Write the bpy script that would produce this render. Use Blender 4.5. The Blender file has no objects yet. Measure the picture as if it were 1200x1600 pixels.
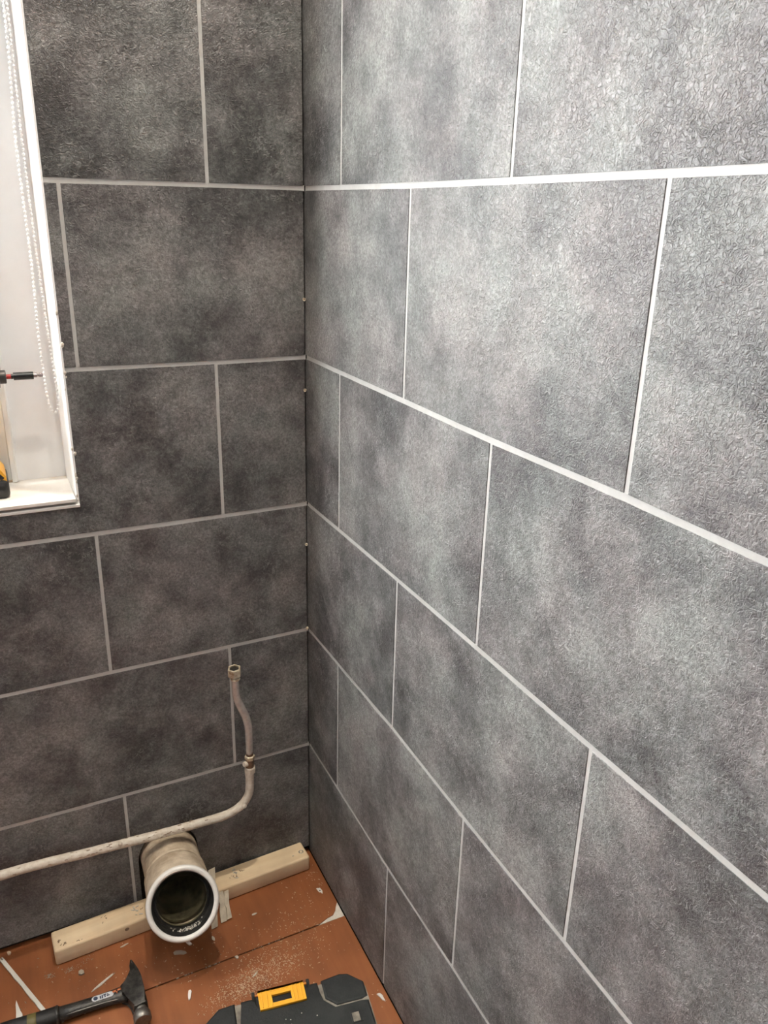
import bpy, bmesh, math, random
from mathutils import Vector, Matrix, noise
random.seed(7)
D = bpy.data
SC = bpy.context.scene
COL = SC.collection
H = 0.25          # height of one tile row, metres
PI = math.pi

# ---------------------------------------------------------------- camera
cam = D.objects.new('camera', D.cameras.new('camera'))
COL.objects.link(cam)
cam.data.sensor_width = 36; cam.data.sensor_fit = 'AUTO'
cam.data.lens = 1245.47 * 36 / 1600
cam.data.clip_start = 0.01
r_ = (0.89563289, -0.44406244, 0.02550038)
d_ = (-0.13292643, -0.32192988, -0.93738557)
f_ = (0.42446706, 0.83616368, -0.34735863)
cam.matrix_world = Matrix(((r_[0], -d_[0], -f_[0], -0.4659), (r_[1], -d_[1], -f_[1], -1.2098),
                           (r_[2], -d_[2], -f_[2], 1.2225), (0, 0, 0, 1)))
SC.camera = cam

# ---------------------------------------------------------------- world, lights, exposure
SC.view_settings.view_transform = 'Standard'; SC.view_settings.look = 'None'
SC.view_settings.exposure = 0.0; SC.view_settings.gamma = 1.0
SC.view_settings.use_curve_mapping = False
world = D.worlds.new('sky'); SC.world = world; world.use_nodes = True
wn = world.node_tree.nodes
wn['Background'].inputs[0].default_value = (0.86, 0.93, 1.0, 1)
wn['Background'].inputs[1].default_value = 3.0

def area_light(name, loc, target, sx, sy, power, color):
    l = D.lights.new(name, 'AREA'); l.shape = 'RECTANGLE'; l.size = sx; l.size_y = sy
    l.energy = power; l.color = color
    o = D.objects.new(name, l); COL.objects.link(o); o.location = loc
    o.rotation_euler = (Vector(target) - Vector(loc)).to_track_quat('-Z', 'Y').to_euler()
    return o
# daylight coming in through the window opening
area_light('window_daylight', (-0.94, 0.185, 1.32), (-0.86, -1.0, 1.12), 0.94, 0.86, 166, (0.99, 0.99, 0.985))
CEIL = 2.40
LAMPS = ((-0.15, -0.20, 66), (-0.40, -0.52, 44), (-0.85, -1.75, 14))

# ---------------------------------------------------------------- materials
def new_mat(name):
    m = D.materials.new(name); m.use_nodes = True
    nt = m.node_tree; return m, nt, nt.nodes['Principled BSDF']

def simple(name, col, rough=0.5, metal=0.0, spec=0.5, noise_amt=0.0, nscale=40, bump=0.0, bscale=200, col2=None, emit=0):
    m, nt, b = new_mat(name)
    b.inputs['Base Color'].default_value = (*col, 1); b.inputs['Roughness'].default_value = rough
    b.inputs['Metallic'].default_value = metal; b.inputs['Specular IOR Level'].default_value = spec
    tc = nt.nodes.new('ShaderNodeTexCoord')
    if noise_amt or col2:
        n = nt.nodes.new('ShaderNodeTexNoise'); n.inputs['Scale'].default_value = nscale
        n.inputs['Detail'].default_value = 8; n.inputs['Roughness'].default_value = 0.65
        nt.links.new(tc.outputs['Object'], n.inputs['Vector'])
        cr = nt.nodes.new('ShaderNodeValToRGB')
        c2 = col2 or tuple(c * (1 - noise_amt) for c in col)
        cr.color_ramp.elements[0].position = 0.38; cr.color_ramp.elements[1].position = 0.62
        cr.color_ramp.elements[0].color = (*c2, 1); cr.color_ramp.elements[1].color = (*col, 1)
        nt.links.new(n.outputs['Fac'], cr.inputs['Fac']); nt.links.new(cr.outputs['Color'], b.inputs['Base Color'])
    if bump:
        n = nt.nodes.new('ShaderNodeTexNoise'); n.inputs['Scale'].default_value = bscale; n.inputs['Detail'].default_value = 5
        nt.links.new(tc.outputs['Object'], n.inputs['Vector'])
        bp = nt.nodes.new('ShaderNodeBump'); bp.inputs['Strength'].default_value = bump; bp.inputs['Distance'].default_value = 0.001
        nt.links.new(n.outputs['Fac'], bp.inputs['Height']); nt.links.new(bp.outputs['Normal'], b.inputs['Normal'])
    if emit:
        b.inputs['Emission Color'].default_value = (*col, 1); b.inputs['Emission Strength'].default_value = emit
    return m

def tile_material():
    m, nt, b = new_mat('stone_tile')
    N = nt.nodes.new; L = nt.links.new
    tc = N('ShaderNodeTexCoord'); oi = N('ShaderNodeObjectInfo')
    comb = N('ShaderNodeVectorMath'); comb.operation = 'MULTIPLY_ADD'
    vx = N('ShaderNodeCombineXYZ'); L(oi.outputs['Random'], vx.inputs[0]); L(oi.outputs['Random'], vx.inputs[1]); vx.inputs[2].default_value = 1
    mul = N('ShaderNodeVectorMath'); mul.operation = 'SCALE'; mul.inputs['Scale'].default_value = 37.0; L(vx.outputs[0], mul.inputs[0])
    add = N('ShaderNodeVectorMath'); add.operation = 'ADD'; L(tc.outputs['Object'], add.inputs[0]); L(mul.outputs[0], add.inputs[1])
    def nz(scale, detail, rough, dist=0.0, off=0.0):
        n = N('ShaderNodeTexNoise'); n.inputs['Scale'].default_value = scale; n.inputs['Detail'].default_value = detail
        n.inputs['Roughness'].default_value = rough; n.inputs['Distortion'].default_value = dist
        if off:
            a = N('ShaderNodeVectorMath'); a.operation = 'ADD'; a.inputs[1].default_value = (off, off, off)
            L(add.outputs[0], a.inputs[0]); L(a.outputs[0], n.inputs['Vector'])
        else: L(add.outputs[0], n.inputs['Vector'])
        return n.outputs['Fac']
    def math_(op, a, bb, c=None, clamp=False):
        n = N('ShaderNodeMath'); n.operation = op; n.use_clamp = clamp
        for i, v in enumerate((a, bb, c)):
            if v is None: continue
            if isinstance(v, (int, float)): n.inputs[i].default_value = v
            else: L(v, n.inputs[i])
        return n.outputs[0]
    def mixc(fac, a, bb, mode='MIX'):
        n = N('ShaderNodeMix'); n.data_type = 'RGBA'; n.blend_type = mode
        if isinstance(fac, (int, float)): n.inputs[0].default_value = fac
        else: L(fac, n.inputs[0])
        for i, v in ((6, a), (7, bb)):
            if isinstance(v, tuple): n.inputs[i].default_value = (*v, 1)
            else: L(v, n.inputs[i])
        return n.outputs[2]
    def ramp(fac, stops):
        n = N('ShaderNodeValToRGB'); cr = n.color_ramp
        while len(cr.elements) < len(stops): cr.elements.new(0.5)
        for e, (p, c) in zip(cr.elements, stops): e.position = p; e.color = (c, c, c, 1) if isinstance(c, (int, float)) else (*c, 1)
        L(fac, n.inputs[0]); return n.outputs[0]
    big = nz(7.5, 5, 0.6)
    mid = nz(24, 8, 0.72, 0.3, 5)
    fine = nz(190, 4, 0.7, 0.6, 9)
    v = math_('MULTIPLY_ADD', big, 0.92, -0.33)
    v = math_('MULTIPLY_ADD', mid, 0.60, v)
    v = math_('MULTIPLY_ADD', fine, 0.20, v)       # about 0.53 mean
    v = math_('MULTIPLY_ADD', oi.outputs['Random'], 0.04, v)
    col = ramp(v, [(0.38, (0.064, 0.063, 0.064)), (0.49, (0.122, 0.121, 0.122)), (0.60, (0.195, 0.195, 0.194)), (0.72, (0.275, 0.277, 0.272))])
    # slight colour drift: purplish brown to greenish grey
    tint = ramp(nz(8, 4, 0.6, 0.2, 21), [(0.38, (1.035, 0.985, 0.99)), (0.5, (1.0, 1.0, 1.0)), (0.62, (0.965, 1.008, 0.995))])
    col = mixc(1.0, col, tint, 'MULTIPLY')
    # wrinkled skin: thin raised worms in patches, their highlights painted lighter; finer dark crackle between
    def worms(scale, dist, off, wid):
        w = nz(scale, 1.5, 0.5, dist, off)
        return math_('SUBTRACT', 1.0, math_('MULTIPLY', math_('ABSOLUTE', math_('SUBTRACT', w, 0.5), 0.0), wid), None, True)
    ridge = worms(105, 1.3, 3, 13.0)
    breakup = ramp(nz(120, 2, 0.5, 0, 41), [(0.46, 0.0), (0.60, 1.0)])
    ridge = math_('MULTIPLY', ridge, breakup)
    crack = worms(210, 1.0, 13, 9.0)
    patch = ramp(nz(14, 6, 0.75, 0.4, 31), [(0.44, 0.10), (0.62, 1.0)])
    r1 = math_('MULTIPLY', ridge, patch)
    grain = ramp(nz(260, 3, 0.6, 0.5, 51), [(0.35, 0.70), (0.65, 1.28)])
    col = mixc(1.0, col, grain, 'MULTIPLY')
    col = mixc(math_('MULTIPLY', crack, 0.30), col, (0.045, 0.045, 0.045))
    col = mixc(math_('MULTIPLY', r1, 0.45), col, (0.38, 0.38, 0.375))
    L(col, b.inputs['Base Color'])
    hgt = math_('MULTIPLY_ADD', math_('MULTIPLY', ridge, math_('MULTIPLY_ADD', patch, 0.75, 0.25)), 0.95, math_('MULTIPLY', crack, -0.4))
    hgt = math_('MULTIPLY_ADD', fine, 0.9, hgt)
    bp = N('ShaderNodeBump'); bp.inputs['Strength'].default_value = 0.8; bp.inputs['Distance'].default_value = 0.0010
    L(hgt, bp.inputs['Height']); L(bp.outputs[0], b.inputs['Normal'])
    b.inputs['Roughness'].default_value = 0.46; b.inputs['Specular IOR Level'].default_value = 0.42
    return m

def wood_material(name, c1, c2, rough, axis_scale, nscale=1.0, streak=0.5, spec=0.4, coat=0.0):
    m, nt, b = new_mat(name); N = nt.nodes.new; L = nt.links.new
    tc = N('ShaderNodeTexCoord'); mp = N('ShaderNodeMapping'); mp.inputs['Scale'].default_value = axis_scale
    L(tc.outputs['Object'], mp.inputs[0])
    n = N('ShaderNodeTexNoise'); n.inputs['Scale'].default_value = nscale; n.inputs['Detail'].default_value = 9; n.inputs['Roughness'].default_value = 0.62
    n.inputs['Distortion'].default_value = 0.4
    L(mp.outputs[0], n.inputs['Vector'])
    cr = N('ShaderNodeValToRGB'); cr.color_ramp.elements[0].position = 0.5 - streak / 2; cr.color_ramp.elements[1].position = 0.5 + streak / 2
    cr.color_ramp.elements[0].color = (*c2, 1); cr.color_ramp.elements[1].color = (*c1, 1)
    L(n.outputs['Fac'], cr.inputs[0])
    n2 = N('ShaderNodeTexNoise'); n2.inputs['Scale'].default_value = 14; n2.inputs['Detail'].default_value = 5
    L(tc.outputs['Object'], n2.inputs['Vector'])
    cr2 = N('ShaderNodeValToRGB'); cr2.color_ramp.elements[0].position = 0.35; cr2.color_ramp.elements[1].position = 0.65
    cr2.color_ramp.elements[0].color = (0.86, 0.86, 0.86, 1); cr2.color_ramp.elements[1].color = (1.08, 1.08, 1.08, 1)
    L(n2.outputs['Fac'], cr2.inputs[0])
    mx = N('ShaderNodeMix'); mx.data_type = 'RGBA'; mx.blend_type = 'MULTIPLY'; mx.inputs[0].default_value = 1
    L(cr.outputs[0], mx.inputs[6]); L(cr2.outputs[0], mx.inputs[7]); L(mx.outputs[2], b.inputs['Base Color'])
    b.inputs['Roughness'].default_value = rough; b.inputs['Specular IOR Level'].default_value = spec
    bp = N('ShaderNodeBump'); bp.inputs['Strength'].default_value = 0.2; bp.inputs['Distance'].default_value = 0.0006
    L(n.outputs['Fac'], bp.inputs['Height']); L(bp.outputs[0], b.inputs['Normal'])
    return m

TILE = tile_material()
GROUT = simple('pale_joint', (0.54, 0.54, 0.525), 0.6, noise_amt=0.10, nscale=60)
BACKING = simple('dark_backing', (0.022, 0.018, 0.015), 0.9, noise_amt=0.4, nscale=30, bump=0.4)
PLASTER = simple('white_plaster', (0.54, 0.53, 0.52), 0.75, noise_amt=0.06, nscale=12, bump=0.15)
REVEALW = simple('reveal_paint', (0.86, 0.85, 0.83), 0.55, noise_amt=0.05, nscale=14, bump=0.2, bscale=90)
SILLW = simple('dusty_sill_paint', (0.90, 0.88, 0.84), 0.5, nscale=16, col2=(0.82, 0.77, 0.71), bump=0.2, bscale=120)
UPVC = simple('window_plastic', (0.92, 0.925, 0.93), 0.35, noise_amt=0.05, nscale=9)
UPVC2 = simple('sash_plastic', (0.90, 0.90, 0.88), 0.3, noise_amt=0.03, nscale=9)
FLOORM = wood_material('orange_laminate', (0.295, 0.108, 0.040), (0.205, 0.067, 0.024), 0.42, (46, 3.2, 20), 1.0, 0.55)
PINE = wood_material('pine', (0.80, 0.66, 0.46), (0.68, 0.51, 0.32), 0.7, (3.5, 42, 42), 1.0, 0.5, 0.3)
PIPEPAINT = simple('flaking_pipe_paint', (0.74, 0.69, 0.61), 0.5, nscale=95, col2=(0.60, 0.53, 0.44), bump=0.9, bscale=260)
SOIL = simple('dusty_soil_pipe_plastic', (0.68, 0.58, 0.45), 0.6, nscale=34, col2=(0.44, 0.35, 0.25), bump=0.9, bscale=180)
LIP = simple('white_socket_plastic', (0.76, 0.74, 0.70), 0.35, noise_amt=0.06, nscale=30)
RUBBER_SHADE = simple('black_rubber_bore_shade', (0.012, 0.012, 0.012), 0.4, nscale=120, col2=(0.03, 0.028, 0.024), bump=0.3)  # rubber of the seal, also the painted shade inside the bores
SLEEVE = simple('dark_sleeve_plastic', (0.20, 0.175, 0.10), 0.45, nscale=24, col2=(0.05, 0.045, 0.028))  # dark olive mottle of the inner sleeve
CHROME = simple('scuffed_chrome', (0.80, 0.76, 0.73), 0.22, 0.45, noise_amt=0.22, nscale=80, bump=0.2)
BRASS = simple('tarnished_brass', (0.84, 0.79, 0.64), 0.35, 0.4, nscale=110, col2=(0.42, 0.31, 0.19), bump=0.4)
COPPERISH = simple('brown_corroded_metal', (0.24, 0.15, 0.09), 0.5, 0.5, nscale=120, col2=(0.12, 0.07, 0.045), bump=0.4)
SCREW = simple('zinc_screw', (0.45, 0.40, 0.33), 0.4, 0.6, noise_amt=0.3, nscale=300)
CASE = simple('dusty_black_case_plastic', (0.009, 0.010, 0.010), 0.6, 0.0, 0.3, nscale=22, col2=(0.019, 0.021, 0.020), bump=0.35, bscale=420)
CASED = simple('dust_filled_groove', (0.24, 0.21, 0.17), 0.85, noise_amt=0.5, nscale=70, bump=0.4)
FOOT = simple('matte_black_plastic', (0.008, 0.008, 0.009), 0.4)
YELLOW = simple('yellow_plastic', (0.74, 0.36, 0.022), 0.42, noise_amt=0.08, nscale=30)
ORANGE = simple('orange_pin_plastic', (0.45, 0.15, 0.015), 0.45)
HAMMER = simple('worn_black_hammer_steel', (0.012, 0.0115, 0.011), 0.42, 0.3, nscale=90, col2=(0.05, 0.047, 0.042), bump=0.6)
STEEL = simple('bare_hammer_steel', (0.24, 0.23, 0.21), 0.42, 0.8, noise_amt=0.4, nscale=90, bump=0.4)
GRIPB = simple('black_rubber_grip', (0.010, 0.010, 0.010), 0.6, noise_amt=0.3, nscale=60, bump=0.5)
OLIVE = simple('olive_grip_end', (0.12, 0.10, 0.03), 0.5)
STICKERW = simple('white_sticker', (0.55, 0.56, 0.58), 0.4, noise_amt=0.15, nscale=200)
STICKERB = simple('dark_blue_print', (0.03, 0.04, 0.07), 0.4)
STICKERO = simple('orange_print', (0.42, 0.11, 0.03), 0.4, noise_amt=0.5, nscale=400)
WHITEP = simple('white_plastic_trim', (0.66, 0.65, 0.60), 0.4, noise_amt=0.06, nscale=60)
FLAKE = simple('plaster_flake', (0.58, 0.54, 0.47), 0.8, noise_amt=0.2, nscale=150)
DUST = simple('pale_sawdust', (0.58, 0.45, 0.32), 0.85)
DUSTG = simple('grey_grit', (0.36, 0.31, 0.25), 0.85)
FILLER = simple('pale_filler', (0.64, 0.59, 0.51), 0.8, noise_amt=0.2, nscale=90, bump=0.5)
SHIM = simple('pale_splintered_shim', (0.66, 0.60, 0.48), 0.75, noise_amt=0.25, nscale=60, bump=0.5)
GREASE = simple('brown_mark', (0.20, 0.13, 0.08), 0.8)
BEAD = simple('white_bead_plastic', (0.86, 0.85, 0.83), 0.3)
FABRIC = simple('white_blind_fabric', (0.80, 0.79, 0.76), 0.9, bump=0.3, bscale=900)
DRBLACK = simple('driver_black_plastic', (0.018, 0.018, 0.018), 0.42, bump=0.2)
DRGREY = simple('driver_nose_metal', (0.055, 0.048, 0.045), 0.4, 0.4)
RED = simple('red_ring_plastic', (0.40, 0.02, 0.02), 0.4)
BITM = simple('bit_steel', (0.42, 0.38, 0.38), 0.3, 0.9)
BITH = simple('blackened_bit_holder', (0.035, 0.038, 0.038), 0.35, 0.5)
LAMPM = simple('lamp_glow', (1.0, 0.82, 0.62), 0.5, emit=6)
GLASS, _nt, _b = new_mat('clear_glass')
_b.inputs['Base Color'].default_value = (0.95, 0.97, 0.97, 1); _b.inputs['Roughness'].default_value = 0.12
_b.inputs['Transmission Weight'].default_value = 1.0; _b.inputs['IOR'].default_value = 1.45

# ---------------------------------------------------------------- helpers
def W(x, y, z):            # tile units (origin on the first joint line of the corner) -> metres
    return Vector((x * H, y * H, (z + 5.03) * H))

def link(name, bm, m, parent=None, smooth=False, loc=None, kind=None):
    bmesh.ops.remove_doubles(bm, verts=bm.verts, dist=1e-6)
    bmesh.ops.recalc_face_normals(bm, faces=bm.faces)
    me = D.meshes.new(name); bm.to_mesh(me); bm.free()
    if smooth:
        for p in me.polygons: p.use_smooth = True
        if smooth == 'auto':
            try: me.set_sharp_from_angle(angle=math.radians(38))
            except Exception: pass
    me.materials.append(m)
    o = D.objects.new(name, me); COL.objects.link(o)
    if parent is not None: o.parent = parent
    if loc is not None: o.location = loc
    if kind: o['kind'] = kind
    return o

def recentre(o):
    """put the origin of a mesh (whose parent sits at the world origin) at the middle of its shape"""
    vs = [v.co for v in o.data.vertices]
    c = Vector([(min(v[i] for v in vs) + max(v[i] for v in vs)) / 2 for i in range(3)])
    o.data.transform(Matrix.Translation(-c)); o.location = o.location + c
    return o

def thing(name, label, cat, loc=(0, 0, 0), rotz=0.0, group=None):
    o = D.objects.new(name, None); o.empty_display_size = 0.03; COL.objects.link(o)
    o.location = loc; o.rotation_euler = (0, 0, rotz)
    o['label'] = label; o['category'] = cat
    if group: o['group'] = group
    return o

def tag(o, label, cat, group=None):
    o['label'] = label; o['category'] = cat
    if group: o['group'] = group
    return o

def box(bm, lo, hi, bevel=0.0, seg=2, M=None):
    lo, hi = Vector(lo), Vector(hi)
    r = bmesh.ops.create_cube(bm, size=1.0)
    vs = r['verts']
    for v in vs: v.co = Vector([(lo[i] + hi[i]) / 2 + v.co[i] * (hi[i] - lo[i]) for i in range(3)])
    if bevel > 0:
        es = list({e for v in vs for e in v.link_edges})
        g = bmesh.ops.bevel(bm, geom=es, offset=bevel, segments=seg, profile=0.5, affect='EDGES')
        vs = list({v for f in g['faces'] for v in f.verts} | {v for v in vs if v.is_valid})
    if M is not None:
        for v in vs: v.co = M @ v.co
    return vs

def prism(bm, pts, axis, a, b, bevel=0.0, seg=1, M=None):
    """polygon pts (2-D) extruded from a to b along axis 0/1/2; the far end (b) edge is bevelled"""
    def mk(p, t):
        if axis == 0: return Vector((t, p[0], p[1]))
        if axis == 1: return Vector((p[0], t, p[1]))
        return Vector((p[0], p[1], t))
    A = [bm.verts.new(mk(p, a)) for p in pts]; B = [bm.verts.new(mk(p, b)) for p in pts]
    n = len(pts)
    fa = bm.faces.new(A); fb = bm.faces.new(B)
    for i in range(n): bm.faces.new((A[i], A[(i + 1) % n], B[(i + 1) % n], B[i]))
    vs = A + B
    if bevel > 0:
        g = bmesh.ops.bevel(bm, geom=list(fb.edges), offset=bevel, segments=seg, profile=0.5, affect='EDGES')
        vs = list({v for f in g['faces'] for v in f.verts} | {v for v in vs if v.is_valid})
    if M is not None:
        for v in vs: v.co = M @ v.co
    return vs

def tube(bm, pts, rad, n=16, caps=True, start_normal=None, wobble=0.0):
    pts = [Vector(p) for p in pts]
    rad = [rad] * len(pts) if isinstance(rad, (int, float)) else rad
    rings = []; nrm = None
    for i, p in enumerate(pts):
        t = (pts[min(i + 1, len(pts) - 1)] - pts[max(i - 1, 0)]).normalized()
        if nrm is None:
            a = Vector(start_normal) if start_normal else (Vector((0, 0, 1)) if abs(t.z) < 0.9 else Vector((1, 0, 0)))
            nrm = (a - t * a.dot(t)).normalized()
        else: nrm = (nrm - t * nrm.dot(t)).normalized()
        bn = t.cross(nrm)
        ring = []
        for k in range(n):
            a = 2 * PI * k / n
            rr = rad[i] * (1 + wobble * noise.noise(Vector((p.x * 90 + math.cos(a), p.y * 90 + math.sin(a), p.z * 90))))
            ring.append(bm.verts.new(p + (nrm * math.cos(a) + bn * math.sin(a)) * rr))
        rings.append(ring)
    for i in range(len(rings) - 1):
        for k in range(n): bm.faces.new((rings[i][k], rings[i][(k + 1) % n], rings[i + 1][(k + 1) % n], rings[i + 1][k]))
    if caps: bm.faces.new(rings[0]); bm.faces.new(rings[-1])
    return rings

def lathe(bm, origin, axis, prof, n=40, closed=False, up=None, hexn=0):
    """profile of (distance along axis, radius) turned about axis"""
    axis = Vector(axis).normalized(); origin = Vector(origin)
    a = Vector(up) if up else (Vector((0, 0, 1)) if abs(axis.z) < 0.9 else Vector((1, 0, 0)))
    u = (a - axis * a.dot(axis)).normalized(); w = axis.cross(u)
    n = hexn or n; rings = []
    for t, r in prof:
        rings.append([bm.verts.new(origin + axis * t + (u * math.cos(2 * PI * k / n) + w * math.sin(2 * PI * k / n)) * r) for k in range(n)])
    m = len(rings); rng = range(m) if closed else range(m - 1)
    for i in rng:
        A, B = rings[i], rings[(i + 1) % m]
        for k in range(n): bm.faces.new((A[k], A[(k + 1) % n], B[(k + 1) % n], B[k]))
    if not closed:
        if prof[0][1] > 1e-5: bm.faces.new(rings[0])
        if prof[-1][1] > 1e-5: bm.faces.new(rings[-1])
    return rings

def smooth_path(pts, steps=8):
    """Catmull-Rom through the points"""
    P = [Vector(p) for p in pts]; P = [2 * P[0] - P[1]] + P + [2 * P[-1] - P[-2]]
    out = []
    for i in range(1, len(P) - 2):
        p0, p1, p2, p3 = P[i - 1:i + 3]
        for s in range(steps):
            t = s / steps
            out.append(0.5 * ((2 * p1) + (p2 - p0) * t + (2 * p0 - 5 * p1 + 4 * p2 - p3) * t * t + (3 * p1 - p0 - 3 * p2 + p3) * t ** 3))
    out.append(P[-2]); return out

def structure(name, parent=None):
    o = D.objects.new(name, None); COL.objects.link(o); o['kind'] = 'structure'
    if parent: o.parent = parent
    return o

# ---------------------------------------------------------------- room shell
XL, YN = -2.0, -2.35      # far left wall and the wall behind the camera
WX0, WX1 = -1.467 * H - 1.12, -1.467 * H      # window opening
SILLZ = (5.03 - 1.765) * H; WTOP = SILLZ + 1.02
REC = 0.46 * H            # depth of the window recess

bm = bmesh.new()          # structural wall behind the panels: four pieces round the opening
box(bm, (XL, 0.012, -0.02), (WX0, 0.13, CEIL)); box(bm, (WX1, 0.012, -0.02), (0.02, 0.13, CEIL))
box(bm, (WX0, 0.012, -0.02), (WX1, 0.13, SILLZ - 0.012)); box(bm, (WX0, 0.012, WTOP), (WX1, 0.13, CEIL))
wall_back = link('wall_back', bm, BACKING, kind='structure')
bm = bmesh.new(); box(bm, (0.010, YN, -0.02), (0.09, 0.13, CEIL)); wall_right = link('wall_right', bm, BACKING, kind='structure')
bm = bmesh.new(); box(bm, (XL - 0.08, YN, -0.02), (XL, 0.13, CEIL)); link('wall_left', bm, PLASTER, kind='structure')
bm = bmesh.new(); box(bm, (XL - 0.08, YN - 0.08, -0.02), (0.09, YN, CEIL)); link('wall_front', bm, PLASTER, kind='structure')
bm = bmesh.new(); box(bm, (XL - 0.08, YN - 0.08, CEIL), (0.09, 0.13, CEIL + 0.06)); link('ceiling', bm, PLASTER, kind='structure')

# joint lines as observed: small sag of each row along the wall
A_ROWS = {0: [(-1.464, -.0054), (-.786, .0023), (0, .0078)], -1: [(-1.388, -1.0009), (-.737, -1.006), (0, -1.0018)],
          -2: [(-1.924, -2.0136), (-1.0, -2.0136), (0, -2.0045)], -3: [(-2.051, -3.0035), (-1.069, -2.9918), (0, -2.9792)],
          -4: [(-2.178, -3.9875), (-1.387, -3.9888), (0, -3.9801)]}
B_ROWS = {0: [(-3.286, .001), (-2.525, -.0008), (-1.338, -.0025), (0, .0078)], -1: [(-3.516, -1.0094), (-2.949, -1.002), (-2.133, -1.012), (-1.355, -1.0074), (0, -1.0018)],
          -2: [(-3.742, -2.0013), (-2.94, -2.004), (-2.142, -1.9995), (-1.345, -1.9975), (0, -2.0045)],
          -3: [(-3.336, -2.992), (-2.954, -2.985), (-2.148, -2.98), (-1.369, -2.958), (0, -2.9792)],
          -4: [(-2.501, -4.006), (-2.143, -4.002), (-1.331, -4.010), (-.535, -3.988), (0, -3.9801)]}
def interp(tab, row, t):
    p = tab.get(row)
    if p is None: return float(row)
    if t <= p[0][0]: return p[0][1]
    for (a, za), (b, zb) in zip(p, p[1:]):
        if t <= b: return za + (zb - za) * (t - a) / (b - a)
    return p[-1][1]

GH, GV = 0.0033, 0.0026       # half joint widths, horizontal and upright
TH = 0.0007                   # how proud the tile faces stand of the joint
FLOORGAP = (5.03 - 4.972) * H

def tile_poly(tab, row, t0, t1, bottom=None):
    """t0<t1 run along the wall in tile units; returns the outline (t metres, z metres) of one tile"""
    z = lambda r, t: (interp(tab, r, t) + 5.03) * H
    ts = [t0 + (t1 - t0) * k / 3 for k in range(4)]
    top = [(t * H, z(row, t) - GH) for t in ts]
    bot = [(t * H, z(row - 1, t) + GH) if bottom is None else (t * H, bottom) for t in ts]
    inx = lambda pts: [(pts[0][0] + GV, pts[0][1])] + pts[1:-1] + [(pts[-1][0] - GV, pts[-1][1])]
    top, bot = inx(top), inx(bot)
    return bot + top[::-1]

def grout_lines(tab, along, rows, joints, tmin, tmax, parent, axis, face, back, skip=None):
    bm = bmesh.new()
    for r in rows:
        pts = sorted(set([tmin, tmax] + [p[0] for p in tab.get(r, []) if tmin < p[0] < tmax]))
        for a, b in zip(pts, pts[1:]):
            segs = [(a, b)]
            if skip: segs = skip(a, b, r)
            for (u, v) in segs:
                za, zb = (interp(tab, r, u) + 5.03) * H, (interp(tab, r, v) + 5.03) * H
                w = GH + 0.0006
                prism(bm, [(u * H, za - w), (v * H, zb - w), (v * H, zb + w), (u * H, za + w)], axis, back, face)
    for (t, r, z0) in joints:
        zt = (interp(tab, r, t) + 5.03) * H; zb = (interp(tab, r - 1, t) + 5.03) * H if z0 is None else z0
        w = GV + 0.0006; zt += GH * .6; zb -= GH * .6 if z0 is None else 0
        prism(bm, [(t * H - w, zb), (t * H + w, zb), (t * H + w, zt), (t * H - w, zt)], axis, back, face + (0.00015 if True else 0))
    return link('joint_strip', bm, GROUT, parent)

# --- wall_back tiles (plane y = 0, running in -x)
ROWS = list(range(4, -5, -1))         # row r lies between joint r (its top) and r-1
ZB = FLOORGAP
wx = WX1 / H; wl = WX0 / H; ws = SILLZ / H - 5.03; wt = WTOP / H - 5.03
def clip_tile(poly, row, t0, t1):
    """cut the window opening out of a tile outline; returns list of outlines"""
    xa, xb = t0 * H + GV, t1 * H - GV
    zt = max(p[1] for p in poly); zb = min(p[1] for p in poly)
    ox0, ox1, oz0, oz1 = WX0 - 0.002, WX1 + 0.0015, SILLZ - 0.0135, WTOP + 0.002
    if xb <= ox0 or xa >= ox1 or zt <= oz0 or zb >= oz1: return [poly]
    out = []
    below, above = zb < oz0 - 0.003, zt > oz1 + 0.003
    zlow = oz0 if below else None
    if xb > ox1 and xa < ox1:      # right of the opening (visible side)
        if below and xa > ox0:
            out.append([(xa, zb), (xb, poly[3][1]), (xb, zt), (ox1, zt), (ox1, oz0), (xa, oz0)]); return out
        if above and xa > ox0:
            out.append([(ox1, zb), (xb, zb), (xb, zt), (xa, zt), (xa, oz1), (ox1, oz1)]); return out
        tops = [p for p in poly[4:] if p[0] > ox1]; bots = [p for p in poly[:4] if p[0] > ox1]
        if bots and tops: out.append([(ox1, bots[0][1])] + bots + tops + [(ox1, tops[-1][1])])
        if xa < ox0: out.append([(xa, zb), (ox0, zb), (ox0, zt), (xa, zt)])
        return out
    if xa < ox0 and xb > ox0:
        if below: return [[(xa, zb), (xb, zb), (xb, oz0), (ox0, oz0), (ox0, zt), (xa, zt)]]
        if above: return [[(xa, zb), (ox0, zb), (ox0, oz1), (xb, oz1), (xb, zt), (xa, zt)]]
        return [[(xa, zb), (ox0, zb), (ox0, zt), (xa, zt)]]
    if below: return [[(xa, zb), (xb, zb), (xb, oz0), (xa, oz0)]]
    if above: return [[(xa, oz1), (xb, oz1), (xb, zt), (xa, zt)]]
    return []
A_J0 = [-.590, -2.19, -3.79, -5.39, -6.99]; A_J1 = [-1.387, -2.99, -4.59, -6.19, -7.79]
low_joints = []
CORN = -0.010                         # the panels stop just short of the corner
joints = []
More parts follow.
